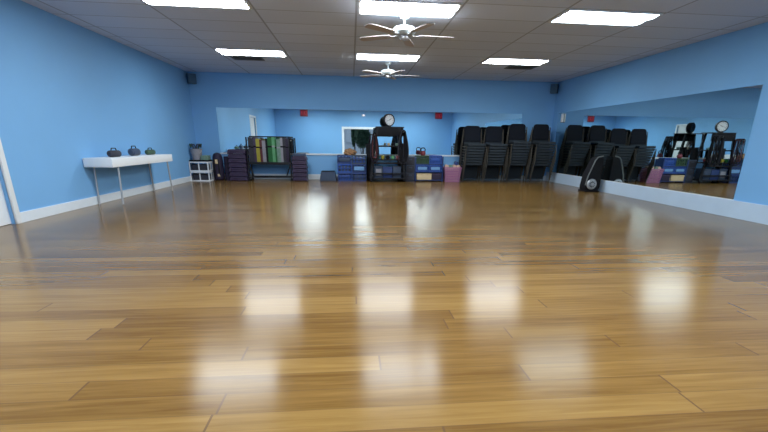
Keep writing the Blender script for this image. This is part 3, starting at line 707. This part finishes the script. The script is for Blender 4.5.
# slanted foam boards leaning beside the left posts
t = thing('foam_roller', 'long black foam roller standing left of the rack', 'foam roller', (0.455, 11.43, 0))
b = bm_new(); add_lathe(b, [(0.03, 0), (0.072, 0), (0.075, 0.004), (0.075, 0.91), (0.072, 0.915), (0.03, 0.915), (0.03, 0)], n=24); obj('roller_body', b, 'rubber', t)
t = thing('foam_roller', 'long black foam roller standing right of the rack', 'foam roller', (1.272, 11.445, 0))
b = bm_new(); add_lathe(b, [(0.03, 0), (0.082, 0), (0.085, 0.004), (0.085, 0.93), (0.082, 0.935), (0.03, 0.935), (0.03, 0)], n=24); obj('roller_body', b, 'rubber', t)

# clock on top of the rack
t = thing('round_clock', 'round white clock with a thick black rim on top of the black rack', 'clock', (0.92, CY - 0.02, 1.317), 0.38)
RC = 0.142; MT = Matrix.Translation((0, 0, RC + 0.012)) @ Matrix.Rotation(PI / 2, 4, 'X')
b = bm_new(); add_lathe(b, [(0, -0.06), (RC - 0.02, -0.06), (RC, -0.045), (RC, 0.055), (RC - 0.008, 0.062), (RC - 0.022, 0.055), (RC - 0.022, 0.04), (0, 0.04)], n=40, mt=MT); obj('case', b, 'black', t)
b = bm_new(); add_lathe(b, [(0, 0.040), (RC - 0.023, 0.040), (RC - 0.023, 0.044), (0, 0.044)], n=40, mt=MT); fc = obj('dial', b, 'clock_face', t)
b = bm_new()
for k in range(12):
    a = k * PI / 6; add_box(b, -0.004, 0.004, 0.085, 0.107, 0.044, 0.046, mt=MT @ Matrix.Rotation(a, 4, 'Z'))
obj('hour_marks', b, 'black', fc)
b = bm_new(); add_box(b, -0.005, 0.005, -0.01, 0.065, 0.046, 0.048, mt=MT @ Matrix.Rotation(-1.0, 4, 'Z')); obj('hour_hand', b, 'black', fc)
b = bm_new(); add_box(b, -0.003, 0.003, -0.01, 0.095, 0.048, 0.050, mt=MT @ Matrix.Rotation(1.9, 4, 'Z')); obj('minute_hand', b, 'black', fc)
b = bm_new(); add_box(b, -0.05, 0.05, -0.05, 0.05, 0, 0.02, 0.006); obj('stand', b, 'black', t)

# slate drawer tower right of the rack
t = thing('drawer_tower', 'narrow slate drawer tower between black rack and blue shelf', 'drawers', (1.487, 11.32, 0))
b = bm_new(); add_box(b, -0.115, 0.115, -0.16, 0.16, 0.0, 0.61, 0.008); obj('tower_body', b, 'slate', t)
for k in range(3):
    b = bm_new(); add_box(b, -0.10, 0.10, -0.172, -0.158, 0.03 + k * 0.193, 0.205 + k * 0.193, 0.004); d = obj('drawer', b, 'dark_grey', t)
    b = bm_new(); add_box(b, -0.04, 0.04, -0.184, -0.17, 0.15 + k * 0.193, 0.17 + k * 0.193, 0.003); obj('drawer_handle', b, 'slate', d)

# navy shelf unit with crates
SX = 1.975
t = thing('shelving_unit', 'low navy shelf unit right of the black rack', 'shelf', (SX, 11.32, 0))
for s in (-1, 1):
    b = bm_new(); add_box(b, s * 0.352 - 0.012, s * 0.352 + 0.012, -0.17, 0.17, 0, 0.62, 0.003); obj('side_panel', b, 'navy', t)
for z in (0.03, 0.235, 0.425):
    b = bm_new(); add_box(b, -0.34, 0.34, -0.17, 0.17, z, z + 0.018, 0.002); obj('shelf_board', b, 'navy', t)
b = bm_new(); add_box(b, -0.34, 0.34, 0.158, 0.17, 0.05, 0.62); obj('back_panel', b, 'navy', t)
GR = 'crates on the navy shelf unit'
open_crate('storage_crate', (SX - 0.172, 11.30, 0.444), 0.325, 0.28, 0.20, 'leaf', 'dark green crate on the navy shelf unit, top left', group=GR, cols=4)
open_crate('storage_crate', (SX + 0.165, 11.30, 0.444), 0.325, 0.28, 0.21, 'blue', 'blue crate on the navy shelf unit, top right', group=GR, cols=4, lab='blue')
open_crate('storage_crate', (SX - 0.172, 11.30, 0.254), 0.325, 0.28, 0.155, 'blue', 'blue crate on the middle shelf of the navy unit, left', group=GR, cols=3, lab='label_blue')
open_crate('storage_crate', (SX + 0.165, 11.30, 0.254), 0.325, 0.28, 0.155, 'blue', 'blue crate on the middle shelf of the navy unit, right', group=GR, cols=3, lab='label_blue')
for (dx, z, ml, nm) in ((-0.172, 0.457, 'leaf', 'dark green folded cloth in the top left crate of the navy shelf'), (0.165, 0.457, 'blue', 'blue folded cloth in the top right crate of the navy shelf'), (-0.172, 0.267, 'navy', 'navy folded cloth in the middle left crate of the navy shelf'), (0.165, 0.267, 'navy', 'navy folded cloth in the middle right crate of the navy shelf')):
    b = bm_new(); add_box(b, -0.14, 0.14, -0.115, 0.115, 0, 0.12, 0.025); o = obj('folded_cloth', b, ml); o.location = (SX + dx, 11.30, z); tag(o, nm, 'cloth', 'cloths in the navy shelf crates')
t = thing('shoe_box', 'cream shoe box on the bottom shelf of the navy unit', 'box', (SX - 0.125, 11.27, 0.049))
b = bm_new(); add_box(b, -0.19, 0.19, -0.13, 0.12, 0, 0.12, 0.003); obj('box_body', b, 'cream', t)
b = bm_new(); add_box(b, -0.195, 0.195, -0.135, 0.125, 0.12, 0.155, 0.003); obj('lid', b, 'cream', t)
t = thing('shoe_box', 'dark plum box beside the cream one on the bottom shelf', 'box', (SX + 0.21, 11.28, 0.049))
b = bm_new(); add_box(b, -0.12, 0.12, -0.13, 0.11, 0, 0.13, 0.004); obj('box_body', b, 'purple_dark', t)
b = bm_new(); add_box(b, -0.123, 0.123, -0.133, 0.113, 0.13, 0.16, 0.004); obj('lid', b, 'purple', t)
t = thing('kettlebell', 'small maroon kettlebell on top of the navy shelf unit', 'kettlebell', (SX - 0.155, 11.27, 0.655))
t.location.z = 0.6455
b = bm_new(); add_lathe(b, [(0, 0), (0.045, 0), (0.065, 0.02), (0.072, 0.055), (0.062, 0.09), (0.035, 0.112), (0, 0.118)]); obj('bell', b, 'maroon', t)
b = bm_new(); add_tube(b, [(-0.045, 0, 0.095), (-0.058, 0, 0.14), (-0.04, 0, 0.178), (0.0, 0, 0.186), (0.04, 0, 0.178), (0.058, 0, 0.14), (0.045, 0, 0.095)], 0.012, 8); obj('handle', b, 'rubber', t)
b = bm_new(); add_box(b, -0.155, 0.155, -0.135, 0.135, 0, 0.002); b.free()

# pink basket with rolled towels
BX, BY = 2.582, 11.24
t = thing('laundry_basket', 'dusty pink plastic basket of towels beside the chair stacks', 'basket', (BX, BY, 0)); t.scale = (0.87, 1, 1)
b = bm_new()
def ring(z, hx, hy, th, h):
    add_box(b, -hx, hx, -hy, -hy + th, z, z + h, 0.003); add_box(b, -hx, hx, hy - th, hy, z, z + h, 0.003)
    add_box(b, -hx, -hx + th, -hy + th, hy - th, z, z + h, 0.003); add_box(b, hx - th, hx, -hy + th, hy - th, z, z + h, 0.003)
add_box(b, -0.20, 0.20, -0.14, 0.14, 0, 0.012, 0.003)
for k in range(9):
    z = 0.0 + k * 0.042; g = k / 9 * 0.05
    if k in (8,): ring(z, 0.215 + g, 0.155 + g, 0.016, 0.034)
    else: ring(z, 0.205 + g, 0.145 + g, 0.008, 0.030)
for k in range(9):
    xx = -0.20 + 0.05 * k
    for s in (-1, 1): add_prism(b, [(xx * 1.0 - 0.008, 0), (xx * 1.0 + 0.008, 0), (xx * 1.22 + 0.008, 0.34), (xx * 1.22 - 0.008, 0.34)], 'y', -0.004, 0.004, mt=Matrix.Translation((0, s * 0.142, 0)) @ Matrix.Rotation(-s * 0.13, 4, 'X'))
obj('basket_body', b, 'pink', t)
b = bm_new()
for s in (-1, 1): add_box(b, s * 0.262 - 0.010, s * 0.262 + 0.010, -0.06, 0.06, 0.345, 0.385, 0.006)
obj('grip', b, 'pink', t)
tw = [(-0.146, -0.03, 0.333, 1.57, 'beige', 'beige rolled towel at the left end of the pink basket'), (-0.048, -0.05, 0.333, 1.57, 'sage', 'sage rolled towel in the pink basket'),
      (0.050, -0.03, 0.333, 1.57, 'beige', 'beige rolled towel right of the sage one in the pink basket'), (0.148, -0.05, 0.333, 1.57, 'beige', 'beige rolled towel at the right end of the pink basket'), (0.10, -0.03, 0.416, 1.57, 'navy', 'navy rolled towel lying highest in the pink basket')]
for dx, dy, z, a, ml, lb in tw:
    t = thing('rolled_towel', lb, 'towel', (BX + dx, BY + dy, z), a, 'towels in the pink basket')
    b = bm_new(); pts = [(-0.075, 0, 0.048), (-0.07, 0, 0.048), (0.07, 0, 0.048), (0.075, 0, 0.048)]
    add_tube(b, pts, [0.036, 0.047, 0.047, 0.036], 16); obj('towel_roll', b, ml, t)
    b = bm_new(); add_tube(b, [(0.074 + 0.003 * k, 0.03 * (1 - k / 14) * math.cos(k * 0.9), 0.048 + 0.03 * (1 - k / 14) * math.sin(k * 0.9)) for k in range(2)] , 0.006, 6); obj('loose_end', b, ml, t)
t = thing('towel_pile', 'folded grey towels filling the pink basket', 'towels', (BX, BY, 0.013))
b = bm_new()
for k in range(6): add_box(b, -0.165, 0.165, -0.125, 0.125, 0.053 * k, 0.053 * k + 0.052, 0.02, seg=2)
obj('towel_layers', b, 'beige', t)

# machine by the right wall
t = thing('exercise_machine', 'black wedge-shaped machine with a grey disc by the right wall', 'exercise machine', (5.03, 8.93, 0), 0.0)
b = bm_new()
prof = [(-0.08, 0.03), (0.20, 0.03), (0.235, 0.10), (0.235, 0.68), (0.20, 0.725), (0.10, 0.70), (0.045, 0.62), (-0.055, 0.33), (-0.09, 0.12)]
add_prism(b, prof, 'y', -0.13, 0.13); bmesh.ops.bevel(b, geom=b.edges[:], offset=0.012, segments=2, affect='EDGES'); obj('machine_body', b, 'rubber', t)
b = bm_new(); add_tube(b, [(-0.095, -0.125, 0.14), (-0.065, -0.135, 0.34), (-0.01, -0.14, 0.50), (0.045, -0.14, 0.655), (0.09, -0.14, 0.715), (0.20, -0.14, 0.742)], 0.013, 8)
obj('tube_handle', b, 'grille', t)
b = bm_new(); add_lathe(b, [(0, 0), (0.105, 0), (0.112, 0.01), (0.10, 0.03), (0.07, 0.034), (0.06, 0.026), (0.035, 0.026), (0.03, 0.04), (0, 0.042)], n=32, mt=Matrix.Translation((0.035, -0.13, 0.165)) @ Matrix.Rotation(PI / 2, 4, 'X')); dc = obj('disc', b, 'silver', t)
b = bm_new()
for k in range(10): add_box(b, -0.006, 0.006, 0.035, 0.066, 0.024, 0.033, mt=Matrix.Translation((0.035, -0.13, 0.165)) @ Matrix.Rotation(PI / 2, 4, 'X') @ Matrix.Rotation(k * PI / 5, 4, 'Z'))
obj('disc_spokes', b, 'rubber', dc)
b = bm_new(); add_box(b, -0.10, 0.22, -0.15, 0.15, 0, 0.035, 0.01); obj('base_plate', b, 'rubber', t)
